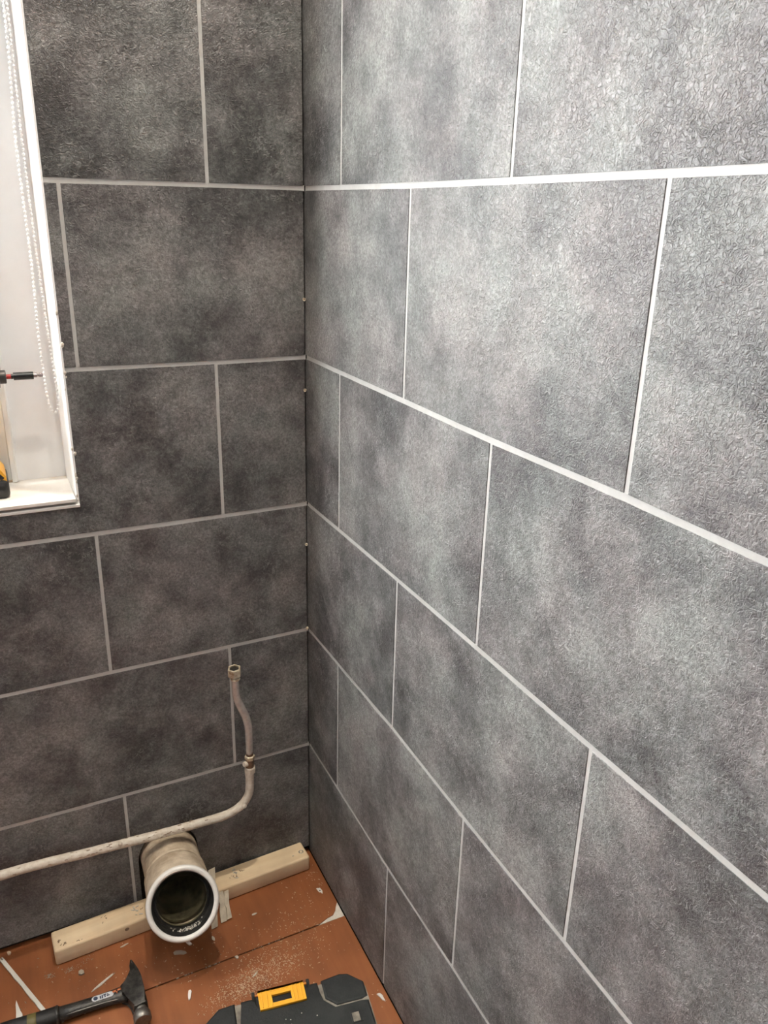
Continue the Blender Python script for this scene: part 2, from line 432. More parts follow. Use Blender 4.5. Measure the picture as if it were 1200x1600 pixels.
for r in ROWS:
    js = A_J0 if r % 2 else A_J1      # rows 1,-1,-3.. (odd tops) share the near joint
    if r == 0 or r == -2 or r == -4: js = A_J1
    else: js = A_J0
    edges = [-8.0] + sorted(js) + [CORN]
    for a, b in zip(edges, edges[1:]):
        bottom = ZB if r == -4 else None
        poly = tile_poly(A_ROWS, r, a, b, bottom)
        if b == CORN: poly = [((CORN * H) if abs(p[0] - (CORN * H - GV)) < 1e-6 else p[0], p[1]) for p in poly]
        if r == -4 and b == CORN:     # slot sawn out of the bottom tile round the soil pipe
            xl, xr, zc = -1.338 * H, -0.905 * H, W(0, 0, -4.60).z
            arch = [(xr, ZB)] + [((xl + xr) / 2 + (xr - xl) / 2 * math.cos(t), zc + 0.057 * math.sin(t)) for t in [k * PI / 14 for k in range(15)]] + [(xl, ZB)]
            top = poly[4:]
            poly = [(b * H, ZB)] + top + [(a * H + GV, ZB)] + arch[::-1]
        for pl in clip_tile(poly, r, a, b):
            bm = bmesh.new(); prism(bm, pl, 1, 0.010, 0.0, bevel=0.0004)
            recentre(link('tile', bm, TILE, wall_back))
    for t in js:
        z0 = ZB if r == -4 else None
        zt, zb = (r + 5.03) * H, (r + 4.03) * H
        if WX0 < t * H < WX1 and zb < WTOP and zt > SILLZ:
            if zb < SILLZ - 0.02:      # short joint left under the sill
                low_joints.append((t * H, zb, SILLZ - 0.0142))
            continue
        joints.append((t, r, z0))
def skipA(a, b, r):
    z = (r + 5.03) * H
    if SILLZ < z < WTOP:
        out = []
        if a < wl: out.append((a, min(b, wl)))
        if b > wx: out.append((max(a, wx + 0.006), b))
        return out
    return [(a, b)]
grout_lines(A_ROWS, 0, range(4, -5, -1), joints, -8.0, -0.003, wall_back, 1, TH, 0.012, skipA)

bm = bmesh.new()
for x, z0, z1 in low_joints: prism(bm, [(x - GV - .0006, z0), (x + GV + .0006, z0), (x + GV + .0006, z1), (x - GV - .0006, z1)], 1, 0.012, TH)
link('joint_strip', bm, GROUT, wall_back)

# --- wall_right tiles (plane x = 0, running in -y)
B_J0 = [-.541, -2.144, -3.75, -5.35, -6.95, -8.55]; B_J1 = [-1.346, -2.949, -4.55, -6.15, -7.75]
joints = []
for r in ROWS:
    js = B_J1 if r % 2 == 0 else B_J0
    edges = [YN / H] + sorted(js) + [0.035]
    for a, b in zip(edges, edges[1:]):
        if a >= b: continue
        bottom = 0.0012 if r == -4 else None
        poly = tile_poly(B_ROWS, r, a, b, bottom)
        bm = bmesh.new(); prism(bm, poly, 0, 0.010, 0.0, bevel=0.0004)
        recentre(link('tile', bm, TILE, wall_right))
    for t in js: joints.append((t, r, 0.003 if r == -4 else None))
grout_lines(B_ROWS, 1, range(4, -5, -1), joints, YN / H, -0.004, wall_right, 0, TH, 0.010)

# screw heads in the corner gap
for k, zz in enumerate((-1.215, -2.305, -2.965, -0.64)):
    bm = bmesh.new(); lathe(bm, W(-0.012, -0.006, zz), (-0.7, -1, 0), [(-0.002, 0.0022), (0.0005, 0.0026), (0.0012, 0.0022), (0.0004, 0.001)], n=14)
    link('screw_head', bm, BRASS, wall_back, smooth='auto')

# ---------------------------------------------------------------- floor: two long boards
bm = bmesh.new(); box(bm, (XL, YN, -0.05), (0.010, 0.13, -0.019)); floor = link('floor', bm, BACKING, kind='structure')
seam = -0.705 * H
ys = [0.012, seam + 0.0, seam - 0.60, seam - 1.20, YN]
for k, (y1, y0) in enumerate(zip(ys, ys[1:])):
    bm = bmesh.new()
    g = 0.0013
    if k == 0:    # the far board's near right corner is broken away
        pts = [(XL, y0 + g), (-0.0500, y0 + g), (-0.0310, y0 + 0.0075), (-0.0200, y0 + 0.0095), (-0.0120, y0 + 0.0175), (-0.0075, y0 + 0.0265), (-0.0012, y0 + 0.0340), (-0.0012, y1), (XL, y1)]
    else: pts = [(XL, y0 + g), (-0.0012, y0 + g), (-0.0012, y1 - g), (XL, y1 - g)]
    prism(bm, pts, 2, -0.018, 0.0, bevel=0.0005)
    recentre(link('floor_board', bm, FLOORM, floor))
bm = bmesh.new()          # pale filler showing in the broken corner
prism(bm, [(-0.052, seam + 0.0002), (-0.0015, seam - 0.0004), (-0.0012, seam + 0.036), (-0.008, seam + 0.028), (-0.013, seam + 0.019), (-0.021, seam + 0.011), (-0.032, seam + 0.009)], 2, -0.018, -0.0012, bevel=0.0004)
recentre(link('filler_patch', bm, FILLER, floor))
bm = bmesh.new()          # little crumbs along the seam
for k in range(34):
    x = random.uniform(-0.62, -0.06); s = random.uniform(0.0007, 0.0016)
    box(bm, (x, seam - s / 2, -0.001), (x + s * random.uniform(1, 3), seam + s / 2, 0.0006))
link('seam_grit', bm, DUSTG, floor, kind='stuff')

# ---------------------------------------------------------------- window
win = structure('window_1')
def part(name, m, parent, lo, hi, bevel=0.001, seg=1):
    bm = bmesh.new(); box(bm, lo, hi, bevel, seg); return recentre(link(name, bm, m, parent, smooth=False))
# reveals (plaster lining of the recess), right one splayed very slightly
bm = bmesh.new()
prism(bm, [(WX1 - 0.0012, -0.0002), (WX1 + 0.0015, -0.0012), (WX1 + 0.0016, 0.012), (WX1, 0.012), (WX1, REC + 0.02), (WX1 - 0.0050, REC + 0.02), (WX1 - 0.0026, 0.02)], 2, SILLZ - 0.012, WTOP)
recentre(link('reveal', bm, REVEALW, win))
part('reveal', REVEALW, win, (WX0 - 0.002, -0.0012, SILLZ - 0.012), (WX0 + 0.005, REC + 0.02, WTOP))
part('reveal', REVEALW, win, (WX0 - 0.002, -0.0012, WTOP - 0.006), (WX1 + 0.002, REC + 0.02, WTOP + 0.002))
# sill board with its thin gap and the white edge trim under it
part('window_sill', SILLW, win, (WX0, -0.0045, SILLZ - 0.006), (WX1 - 0.003, REC + 0.02, SILLZ + 0.0006), 0.0012)
part('sill_trim', REVEALW, win, (WX0, -0.0035, SILLZ - 0.0145), (WX1 + 0.0016, 0.02, SILLZ - 0.0096), 0.0008)
bm = bmesh.new()          # lumps of old filler at the sill corner and up the panel edge
for k in range(13):
    t = random.random() ** 1.5; z = SILLZ - 0.008 + t * 0.34; s = random.uniform(0.0012, 0.0030)
    c = Vector((WX1 + random.uniform(-0.001, 0.003), -0.0015, z))
    r = bmesh.ops.create_icosphere(bm, subdivisions=1, radius=s)
    for v in r['verts']: v.co = Vector((v.co.x, v.co.y * 0.4, v.co.z * 1.6)) + c
link('filler_bead', bm, FILLER, win, smooth=True, kind='stuff')
# fixed outer frame, then a raised sash edge, then the sash and the glass
FX = -1.772 * H
fy = REC
part('window_frame', UPVC, win, (FX - 0.012, fy, SILLZ), (WX1, fy + 0.06, WTOP), 0.001)
part('window_frame', UPVC, win, (WX0, fy, SILLZ), (WX0 + 0.070, fy + 0.06, WTOP), 0.001)
part('window_frame', UPVC, win, (WX0 + 0.07, fy + 0.001, WTOP - 0.065), (FX - 0.012, fy + 0.06, WTOP), 0.001)
part('window_frame', UPVC, win, (WX0 + 0.07, fy + 0.001, SILLZ), (FX - 0.012, fy + 0.06, SILLZ + 0.030), 0.001)
bm = bmesh.new()
prism(bm, [(FX - 0.0075, fy - 0.012), (FX - 0.0012, fy - 0.0125), (FX + 0.0012, fy - 0.008), (FX + 0.0012, fy + 0.006), (FX - 0.0075, fy + 0.006)], 2, SILLZ + 0.0025, WTOP - 0.06)
recentre(link('sash_edge', bm, UPVC2, win))
part('sash', UPVC2, win, (FX - 0.062, fy - 0.004, SILLZ + 0.003), (FX - 0.0075, fy + 0.05, WTOP - 0.062), 0.0015)
part('sash', UPVC2, win, (WX0 + 0.070, fy - 0.004, SILLZ + 0.003), (WX0 + 0.125, fy + 0.05, WTOP - 0.062), 0.0015)
part('sash', UPVC2, win, (WX0 + 0.125, fy - 0.004, SILLZ + 0.003), (FX - 0.062, fy + 0.05, SILLZ + 0.060), 0.0015)
part('sash', UPVC2, win, (WX0 + 0.125, fy - 0.004, WTOP - 0.118), (FX - 0.062, fy + 0.05, WTOP - 0.062), 0.0015)
part('glazing_bead', UPVC2, win, (FX - 0.066, fy + 0.004, SILLZ + 0.060), (FX - 0.058, fy + 0.02, WTOP - 0.118), 0.001)
part('pane', GLASS, win, (WX0 + 0.122, fy + 0.022, SILLZ + 0.055), (FX - 0.058, fy + 0.028, WTOP - 0.112), 0)
bm = bmesh.new(); box(bm, (FX - 0.018, fy - 0.006, SILLZ + 0.0006), (FX - 0.003, fy - 0.001, SILLZ + 0.004), 0.0008)
recentre(link('packer', bm, simple('brown_packer', (0.36, 0.27, 0.19), 0.6), win))

# ---------------------------------------------------------------- roller blind and its bead chain
bl = thing('roller_blind', 'white bead pull chain of the rolled-up window blind, looping down inside the window recess', 'blind', (WX1 - 0.03, 0.05, WTOP - 0.04))
def loc_of(o): return Vector(o.location)
bz = WTOP - 0.040
bm = bmesh.new(); tube(bm, [(WX0 + 0.03, 0.05, bz), (WX1 - 0.035, 0.05, bz)], 0.022, 28); b_ = link('fabric_roll', bm, FABRIC, bl, smooth='auto'); b_.matrix_parent_inverse = Matrix.Translation(-loc_of(bl))
bm = bmesh.new(); box(bm, (WX1 - 0.030, 0.028, bz - 0.020), (WX1 - 0.0055, 0.075, WTOP - 0.006), 0.002); b_ = link('bracket', bm, UPVC2, bl); b_.matrix_parent_inverse = Matrix.Translation(-loc_of(bl))
bm = bmesh.new(); box(bm, (WX0 + 0.006, 0.028, bz - 0.020), (WX0 + 0.028, 0.075, WTOP - 0.006), 0.002); b_ = link('bracket', bm, UPVC2, bl); b_.matrix_parent_inverse = Matrix.Translation(-loc_of(bl))
path = smooth_path([Vector((WX1 - 0.0235, 0.05, bz)), W(-1.536, .2, .83), W(-1.556, .2, .19), W(-1.553, .2, -.396), W(-1.562, .2, -.80), W(-1.561, .2, -.98), W(-1.556, .2, -1.17),
                    W(-1.545, .2, -1.255), W(-1.527, .2, -1.287), W(-1.506, .2, -1.262), W(-1.498, .2, -1.19), W(-1.500, .2, -1.10), W(-1.512, .2, -.75), W(-1.521, .2, -.40),
                    W(-1.526, .2, .19), W(-1.520, .2, .835), Vector((WX1 - 0.013, 0.05, bz))], 14)
bm = bmesh.new(); acc = 0.0; step = 0.0058; nxt = 0.0
for a, b in zip(path, path[1:]):
    d = (b - a).length
    while nxt <= acc + d and d > 0:
        c = a.lerp(b, (nxt - acc) / d)
        r = bmesh.ops.create_icosphere(bm, subdivisions=1, radius=0.0021)
        for v in r['verts']: v.co += c
        nxt += step
    acc += d
tube(bm, path[::3] + [path[-1]], 0.0006, 5)
b_ = link('bead_chain', bm, BEAD, bl, smooth=True, kind='stuff'); b_.matrix_parent_inverse = Matrix.Translation(-loc_of(bl))

# ---------------------------------------------------------------- impact driver standing on the sill
dv = thing('impact_driver', 'black and yellow cordless driver standing on the window sill, bit pointing right', 'driver', W(-1.96, .262, 0).xy.to_3d() + Vector((0, 0, SILLZ + 0.0006)))
# local frame: x to the right (bit direction), z up
def dpart(name, m, bm, parent=dv, smooth='auto'): return link(name, bm, m, parent, smooth=smooth)
bm = bmesh.new()          # battery block
box(bm, (-0.078, -0.036, 0.0), (0.0335, 0.036, 0.030), 0.007, 3); dpart('battery', DRBLACK, bm)
bm = bmesh.new()          # yellow foot, curved shoulder over the battery
prism(bm, [(-0.074, 0.026), (0.0315, 0.026), (0.0305, 0.034), (0.024, 0.045), (0.008, 0.054), (-0.006, 0.060), (-0.044, 0.060), (-0.066, 0.046)], 1, -0.033, 0.033, 0.004, 2); dpart('foot', YELLOW, bm)
for yy in (-0.034, 0.030):
    bm = bmesh.new(); tube(bm, smooth_path([(0.026, yy + 0.002, 0.030), (0.016, yy + 0.002, 0.040), (-0.002, yy + 0.002, 0.045), (-0.030, yy + 0.002, 0.045)], 4), 0.0035, 8); dpart('foot_rib', DRBLACK, bm)
bm = bmesh.new()          # handle
hp = smooth_path([(-0.024, 0, 0.054), (-0.026, 0, 0.09), (-0.032, 0, 0.125), (-0.036, 0, 0.146)], 5)
tube(bm, hp, [0.019, 0.018, 0.0175, 0.017, 0.0165] + [0.0165] * (len(hp) - 9) + [0.017, 0.018, 0.019, 0.020], 18); dpart('handle', DRBLACK, bm)
ZX = 0.1735               # height of the bit axis over the sill
bm = bmesh.new(); box(bm, (-0.022, -0.006, 0.118), (-0.012, 0.006, 0.150), 0.003, 2); dpart('trigger', RED, bm)
bm = bmesh.new()
lathe(bm, (-0.085, 0, ZX), (1, 0, 0), [(0, 0.020), (0.004, 0.026), (0.012, 0.029), (0.088, 0.029), (0.1015, 0.026)], 32); dpart('motor_housing', YELLOW, bm)
bm = bmesh.new()
lathe(bm, (0.0165, 0, ZX), (1, 0, 0), [(0, 0.0262), (0.010, 0.024), (0.024, 0.015), (0.0245, 0.011)], 32); dpart('gear_nose', DRBLACK, bm)
bm = bmesh.new()
lathe(bm, (0.0405, 0, ZX), (1, 0, 0), [(0, 0.0085), (0.001, 0.0098), (0.0085, 0.0098), (0.0095, 0.0088), (0.0095, 0.004)], 28); dpart('chuck_collar', DRGREY, bm)
bm = bmesh.new(); lathe(bm, (0.0495, 0, ZX), (1, 0, 0), [(0, 0.0034), (0.0075, 0.0034)], 16); rr = dpart('red_ring', RED, bm)
bm = bmesh.new()
bm2 = lathe(bm, (0.0565, 0, ZX), (1, 0, 0), [(0, 0.0036), (0.003, 0.0036), (0.0032, 0.0056), (0.0300, 0.0056), (0.0305, 0.0042)], 24); bh = dpart('bit_holder', BITH, bm)
bm = bmesh.new()
lathe(bm, (0.0868, 0, ZX), (1, 0, 0), [(0, 0.0034), (0.0045, 0.0034), (0.0055, 0.0022), (0.0085, 0.0024), (0.0100, 0.0030), (0.0128, 0.0016), (0.0142, 0.0006)], 12)
for a in range(4):
    M = Matrix.Translation((0.0868, 0, ZX)) @ Matrix.Rotation(a * PI / 2 + 0.4, 4, 'X')
    box(bm, (0.0075, -0.0005, 0.0008), (0.0132, 0.0005, 0.0031), 0, 1, M)
dpart('screw_bit', BITM, bm)
dv.scale = (1.0, 1.0, 1.0)

# ---------------------------------------------------------------- soil pipe through the back wall
sp = thing('soil_pipe', 'wide beige soil pipe with white rimmed open socket, over the batten', 'pipe', W(-1.12, 0, -5.03))
P0 = Vector(sp.location)
inv = Matrix.Translation(-P0)
def spart(name, m, bm, smooth='auto'):
    o = link(name, bm, m, sp, smooth=smooth); o.matrix_parent_inverse = inv; return o
RC = W(-1.152, -.62, -4.487)                         # centre of the open rim
AX = Vector((-0.10, -0.85, 0.53)).normalized()       # the way the rim faces
ctr = smooth_path([W(-1.115, .10, -4.625), W(-1.116, -.03, -4.625), W(-1.121, -.16, -4.62), W(-1.130, -.30, -4.598), W(-1.140, -.44, -4.555), RC - AX * 0.006], 6)
n = len(ctr); rad = []
for i in range(n):
    t = i / (n - 1)
    r = 0.0508 if t < 0.52 else 0.0508 + 0.0032 * min(1, (t - 0.52) / 0.05)
    if t > 0.57: r = 0.0540 + 0.0012 * (t - 0.57) / 0.43
    rad.append(r)
bm = bmesh.new(); R_ = tube(bm, ctr, rad, 64, caps=False, wobble=0.006)
spart('pipe_body', SOIL, bm)
bm = bmesh.new(); k = int(n * 0.50)                 # moulded bead where the socket begins
tube(bm, [ctr[k] , ctr[k] + (ctr[k + 1] - ctr[k]).normalized() * 0.002, ctr[k] + (ctr[k + 1] - ctr[k]).normalized() * 0.005], [0.0512, 0.0535, 0.0520], 64, caps=False)
spart('socket_bead', SOIL, bm)
bm = bmesh.new()          # white lip: closed turned profile
lathe(bm, RC, AX, [(-0.012, 0.0552), (-0.009, 0.0590), (-0.003, 0.0602), (0.002, 0.0600), (0.0048, 0.0585), (0.0056, 0.0560), (0.0050, 0.0532), (0.0030, 0.0512), (-0.001, 0.0506), (-0.012, 0.0506)], 72, closed=True)
spart('socket_rim', LIP, bm, True)
bm = bmesh.new()          # rubber seal: funnel shaped band down to the sleeve
lathe(bm, RC, AX, [(0.0005, 0.0508), (-0.002, 0.0494), (-0.008, 0.0488), (-0.011, 0.0470), (-0.014, 0.0484), (-0.020, 0.0484), (-0.023, 0.0466), (-0.027, 0.0480), (-0.036, 0.0470), (-0.036, 0.0434), (-0.040, 0.0434), (-0.040, 0.0525), (-0.004, 0.0525)], 72, closed=True)
spart('rubber_seal', RUBBER_SHADE, bm, 'auto')
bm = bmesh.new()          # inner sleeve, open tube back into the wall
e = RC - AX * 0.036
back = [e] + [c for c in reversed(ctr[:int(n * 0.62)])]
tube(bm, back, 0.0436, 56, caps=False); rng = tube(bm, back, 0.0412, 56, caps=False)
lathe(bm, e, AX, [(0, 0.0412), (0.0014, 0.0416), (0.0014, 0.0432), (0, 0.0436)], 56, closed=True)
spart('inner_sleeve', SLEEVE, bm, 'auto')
bm = bmesh.new(); lathe(bm, ctr[1], (0, 1, 0), [(0.0, 0.043), (0.002, 0.043)], 40); spart('bore_shade_disc', RUBBER_SHADE, bm)  # black disc standing in for the shade deep in the pipe
bm = bmesh.new()          # crumbs of plaster lying in the seal
u = Vector((1, 0, 0)); u = (u - AX * u.dot(AX)).normalized(); dn = AX.cross(u)
if dn.z > 0: dn = -dn
for k in range(70):
    a = random.gauss(0.10, 0.27); s = random.uniform(0.0006, 0.0017)
    c = RC - AX * random.uniform(0.010, 0.030) + (dn * math.cos(a) + u * math.sin(a)) * 0.0466
    r = bmesh.ops.create_icosphere(bm, subdivisions=1, radius=s)
    for v in r['verts']: v.co = v.co * random.uniform(0.6, 1.3) + c
spart('plaster_crumbs', FLAKE, bm, False)['kind'] = 'stuff'

# ---------------------------------------------------------------- water pipe with tap tail
wp = thing('water_pipe', 'thin cream painted water pipe along the back wall, bending up to a bare tap connector', 'pipe', W(-1.2, 0, -4.45))
inv2 = Matrix.Translation(-Vector(wp.location))
def wpart(name, m, bm, smooth='auto', parent=wp):
    o = link(name, bm, m, parent, smooth=smooth); o.matrix_parent_inverse = inv2; return o
r15 = 0.0078
run = [W(-7.96, -.1, -4.25), W(-4.0, -.1, -4.26), W(-2.2, -.1, -4.270), W(-1.70, -.1, -4.295), W(-1.18, -.1, -4.322), W(-.90, -.1, -4.330), W(-.74, -.1, -4.331), W(-.66, -.1, -4.318)]
up = [W(-.585, -.1, -4.282), W(-.535, -.1, -4.225), W(-.516, -.1, -4.16), W(-.512, -.1, -4.05), W(-.509, -.1, -3.955)]
bm = bmesh.new(); tube(bm, smooth_path(run + up, 10), r15, 20, wobble=0.10); wpart('painted_pipe', PIPEPAINT, bm, True)
bm = bmesh.new()
for k in range(60):       # blistered paint scabs on the run
    t = random.uniform(-2.25, -.8); z = interp({9: [(-2.25, -4.268), (-1.7, -4.295), (-1.18, -4.322), (-.8, -4.331)]}, 9, t)
    a = random.uniform(-0.6, 1.9); c = W(t, -.1, z) + Vector((0, -math.sin(a) * r15, math.cos(a) * r15)); s = random.uniform(0.0008, 0.0020)
    r = bmesh.ops.create_icosphere(bm, subdivisions=1, radius=s)
    for v in r['verts']: v.co = Vector((v.co.x * 2.2, v.co.y * .6, v.co.z * .6)) + c
wpart('paint_scabs', simple('brown_paint_scab', (0.33, 0.25, 0.18), 0.7), bm, True)['kind'] = 'stuff'
bm = bmesh.new(); lathe(bm, W(-1.46, -.118, -4.288), (0.1, -.8, .8), [(-0.006, 0.003), (0, 0.0035), (0.003, 0.0036), (0.0045, 0.0022)], 14)
wpart('pipe_clip_screw', PIPEPAINT, bm, True)
for cx in (-0.568,):
    bm = bmesh.new(); lathe(bm, W(cx, -.126, -4.275), (0.1, -1, .2), [(-0.004, 0.0035), (0.001, 0.0045), (0.003, 0.0030)], 14); wpart('paint_blob', PIPEPAINT, bm, True)
for t in (-3.4, -4.9):   # clips holding the run off the wall
    bm = bmesh.new(); c = W(t, -.1, interp({9: [(-3.4, -4.263), (-1.7, -4.295), (-1.18, -4.322), (-.8, -4.331)]}, 9, t))
    box(bm, (c.x - 0.003, c.y + 0.003, c.z - 0.0085), (c.x + 0.003, 0.0, c.z - 0.0035), 0.001); wpart('pipe_clip', PIPEPAINT, bm)
ca = (0.05, 0.0, 1.0)
bm = bmesh.new(); lathe(bm, W(-.509, -.1, -4.005), ca, [(0, 0.0085), (0.001, 0.0108), (0.0105, 0.0108), (0.0125, 0.0092)], hexn=6, up=(1, 0.3, 0)); wpart('fitting_nut', PIPEPAINT, bm, False)
bm = bmesh.new(); lathe(bm, W(-.508, -.1, -3.955), ca, [(0, 0.0078), (0.016, 0.0078)], 20); wpart('fitting_body', COPPERISH, bm)
bm = bmesh.new(); lathe(bm, W(-.510, -.1, -3.925), (-1, -.35, .25), [(0, 0.0050), (0.010, 0.0052), (0.0125, 0.0042)], 12); wpart('fitting_lug', PIPEPAINT, bm)
bm = bmesh.new(); lathe(bm, W(-.506, -.1, -3.892), ca, [(0, 0.0070), (0.001, 0.0094), (0.0075, 0.0094), (0.0088, 0.0076)], hexn=6, up=(1, -0.2, 0)); wpart('fitting_nut', BRASS, bm, False)
bm = bmesh.new(); lathe(bm, W(-.506, -.1, -3.862), ca, [(0, 0.0066), (0.010, 0.0064)], 16); wpart('olive_sleeve', COPPERISH, bm)
tail = smooth_path([W(-.505, -.1, -3.84), W(-.506, -.102, -3.74), W(-.508, -.108, -3.62), W(-.527, -.112, -3.51), W(-.560, -.116, -3.42), W(-.587, -.118, -3.33), W(-.592, -.12, -3.24), W(-.592, -.12, -3.17)], 8)
nt_ = len(tail)
bm = bmesh.new(); tube(bm, tail, [0.0064 + 0.0007 * math.sin(PI * i / (nt_ - 1)) for i in range(nt_)], 20); wpart('tap_tail', CHROME, bm, True)
bm = bmesh.new(); lathe(bm, W(-.592, -.12, -3.185), (0, -0.05, 1), [(0, 0.0070), (0.002, 0.0088), (0.005, 0.0080)], 20); wpart('tail_flange', BRASS, bm)
# hexagonal connector nut, hollow
bm = bmesh.new(); o_ = W(-.595, -.12, -3.150); ax = Vector((-0.04, -0.06, 1)).normalized()
outer = lathe(bm, o_, ax, [(0.0, 0.0095), (0.0008, 0.0120), (0.0145, 0.0120), (0.0155, 0.0113)], hexn=6, up=(1, 0.15, 0))
# open the top and sink a bore
top = [f for f in bm.faces if all(v in outer[-1] for v in f.verts)]
bmesh.ops.delete(bm, geom=top, context='FACES_ONLY')
bore0 = [bm.verts.new(o_ + ax * 0.0155 + (v.co - (o_ + ax * 0.0155)) * 0.80) for v in outer[-1]]
bore1 = [bm.verts.new(v.co - ax * 0.012) for v in bore0]
for k in range(6):
    k2 = (k + 1) % 6
    bm.faces.new((outer[-1][k], outer[-1][k2], bore0[k2], bore0[k])); bm.faces.new((bore0[k], bore0[k2], bore1[k2], bore1[k]))
bm.faces.new(bore1)
wpart('connector_nut', BRASS, bm, False)
bm = bmesh.new(); lathe(bm, o_ + ax * 0.0040, ax, [(0, 0.0086), (0.0085, 0.0086)], 24); wpart('bore_shade_plug', RUBBER_SHADE, bm)  # solid black plug paints the shade inside the nut's bore

# ---------------------------------------------------------------- pine batten
bt = thing('wooden_batten', 'long planed pine batten lying on the floor along the back wall under the soil pipe', 'timber', (-0.2560, -0.0330, 0), math.radians(2.35))
bm = bmesh.new(); box(bm, (-0.2375, -0.0233, 0.0), (0.2365, 0.0233, 0.0335), 0.0042, 3)
link('timber', bm, PINE, bt, smooth='auto')
bm = bmesh.new(); lathe(bm, (0.2255, -0.004, 0.0334), (0, 0, 1), [(-0.002, 0.0048), (0.0004, 0.0050), (0.0009, 0.0042), (-0.0003, 0.0018)], 18); link('screw_head', bm, SCREW, bt, smooth='auto')
bm = bmesh.new()          # smudged grade stamp and scuffs, thin marks on the top face
for cx, cy, w, h, k in ((-0.228, -0.002, .006, .008, 7), (-0.222, -0.014, .014, .004, 9), (-0.196, -0.018, .016, .0008, 3), (-0.150, 0.006, .008, .016, 6), (-0.090, 0.0, .012, .003, 4), (0.085, -0.004, .014, .006, 6), (0.105, 0.004, .012, .008, 7)):
    for j in range(k):
        x = cx + random.uniform(-w, w) * .6; y = cy + random.uniform(-h, h) * .6; s = random.uniform(0.0005, 0.0012)
        a = random.uniform(0, PI); M = Matrix.Translation((x, y, 0.0335)) @ Matrix.Rotation(a, 4, 'Z')
        box(bm, (-s * 1.8, -s * .6, -0.0002), (s * 1.8, s * .6, 0.00012), 0, 1, M)
link('stamp_marks', bm, GREASE, bt, kind='stuff')
bm = bmesh.new(); r = bmesh.ops.create_icosphere(bm, subdivisions=2, radius=0.0042)
for v in r['verts']: v.co = Vector((v.co.x - 0.117, v.co.y * .12 - 0.0232, v.co.z * .9 + 0.0235))
link('knot', bm, GREASE, bt, smooth=True)
bm = bmesh.new()
for k in range(12):       # pale shavings resting on it
    c = Vector((random.choice((-0.095, -0.15, 0.2, 0.09)) + random.uniform(-.01, .01), random.uniform(-.012, .012), 0.0340)); s = random.uniform(.0010, .0026)
    M = Matrix.Translation(c) @ Matrix.Rotation(random.uniform(0, PI), 4, 'Z'); box(bm, (-s * 1.6, -s * .5, -.0004), (s * 1.6, s * .5, .0006), 0, 1, M)
link('shavings', bm, FLAKE, bt, kind='stuff')

# ---------------------------------------------------------------- torn shims by the pipe
def plate(bm, a, b, wdir, w, th, jag=0.0, n=6, seed=0):
    """thin ragged strip from a to b, width w along wdir"""
    rnd = random.Random(seed); a, b = Vector(a), Vector(b); t = (b - a); wdir = Vector(wdir).normalized(); nn = t.cross(wdir).normalized() * th / 2
    L_, R2 = [], []
    for i in range(n + 1):
        p = a + t * i / n; j1, j2 = rnd.uniform(-jag, jag), rnd.uniform(-jag, jag)
        L_.append(p - wdir * (w / 2 + j1)); R2.append(p + wdir * (w / 2 + j2))
    pts = L_ + R2[::-1]
    A = [bm.verts.new(p - nn) for p in pts]; B = [bm.verts.new(p + nn) for p in pts]; m = len(pts)
    bm.faces.new(A); bm.faces.new(B)
    for i in range(m): bm.faces.new((A[i], A[(i + 1) % m], B[(i + 1) % m], B[i]))
bm = bmesh.new(); plate(bm, (-0.2270, -0.1035, 0.0012), (-0.2130, -0.046, 0.0820), (1, 0.15, 0.05), 0.0125, 0.0022, 0.0012, 6, 3)
tag(recentre(link('shim', bm, SHIM, smooth=False)), 'tall thin pale strip leaning over the batten just right of the white socket rim', 'shim')
bm = bmesh.new(); plate(bm, (-0.2080, -0.0975, 0.0012), (-0.2030, -0.0650, 0.0400), (1, 0.1, 0), 0.0100, 0.0030, 0.0014, 5, 5)
plate(bm, (-0.1985, -0.0965, 0.0030), (-0.1930, -0.0650, 0.0380), (1, 0.1, 0), 0.0085, 0.0042, 0.0018, 5, 8)
tag(recentre(link('splintered_wedge', bm, SHIM, smooth=False)), 'short splintered pale wood wedge propped on the batten, right of the tall strip', 'wedge')

# ---------------------------------------------------------------- claw hammer
hm = thing('claw_hammer', 'worn black claw hammer lying on the orange floor boards, white sticker on its neck', 'hammer', W(-1.525, -.715, -5.03))
hm.rotation_euler = (0, 0, 0)
hinv = Matrix.Translation(-Vector(hm.location))
def hpart(name, m, bm, smooth='auto'):
    o = link(name, bm, m, hm, smooth=smooth); o.matrix_parent_inverse = hinv; return o
Z = 0.013
HX = Vector((-1.525 * H, -.715 * H, Z))                       # eye of the head
# head silhouette seen from above: claw up towards the wall, face towards the camera
def hw(x, y): return (HX.x + x, HX.y + y)
claw = [hw(*p) for p in ((-.0200, .0095), (-.0150, .0115), (-.0080, .0155), (-.0030, .0240), (-.0008, .0340), (.0000, .0450), (.0035, .0590), (.0060, .0580), (.0095, .0440), (.0125, .0300), (.0145, .0140), (.0148, -.0100), (.0138, -.0380), (-.0070, -.0400), (-.0085, -.0240), (-.0130, -.0130), (-.0200, -.0070))]
bm = bmesh.new(); vs = prism(bm, claw, 2, 0.002, 0.025, bevel=0.0026, seg=2)
for v in bm.verts:        # the claw thins towards its tip
    t = max(0, (v.co.y - HX.y - 0.012) / 0.047); v.co.z = Z + (v.co.z - Z) * (1 - 0.72 * t)
bmesh.ops.bevel(bm, geom=[e for e in bm.edges if all(abs(v.co.z - 0.002) < 0.0005 for v in e.verts)], offset=0.002, segments=1, affect='EDGES')
hpart('head', HAMMER, bm)
bm = bmesh.new(); box(bm, (HX.x + .0045, HX.y + .036, Z + .0030), (HX.x + .0055, HX.y + .056, Z + .0050), 0.0003); hpart('claw_notch', STEEL, bm)
bm = bmesh.new()
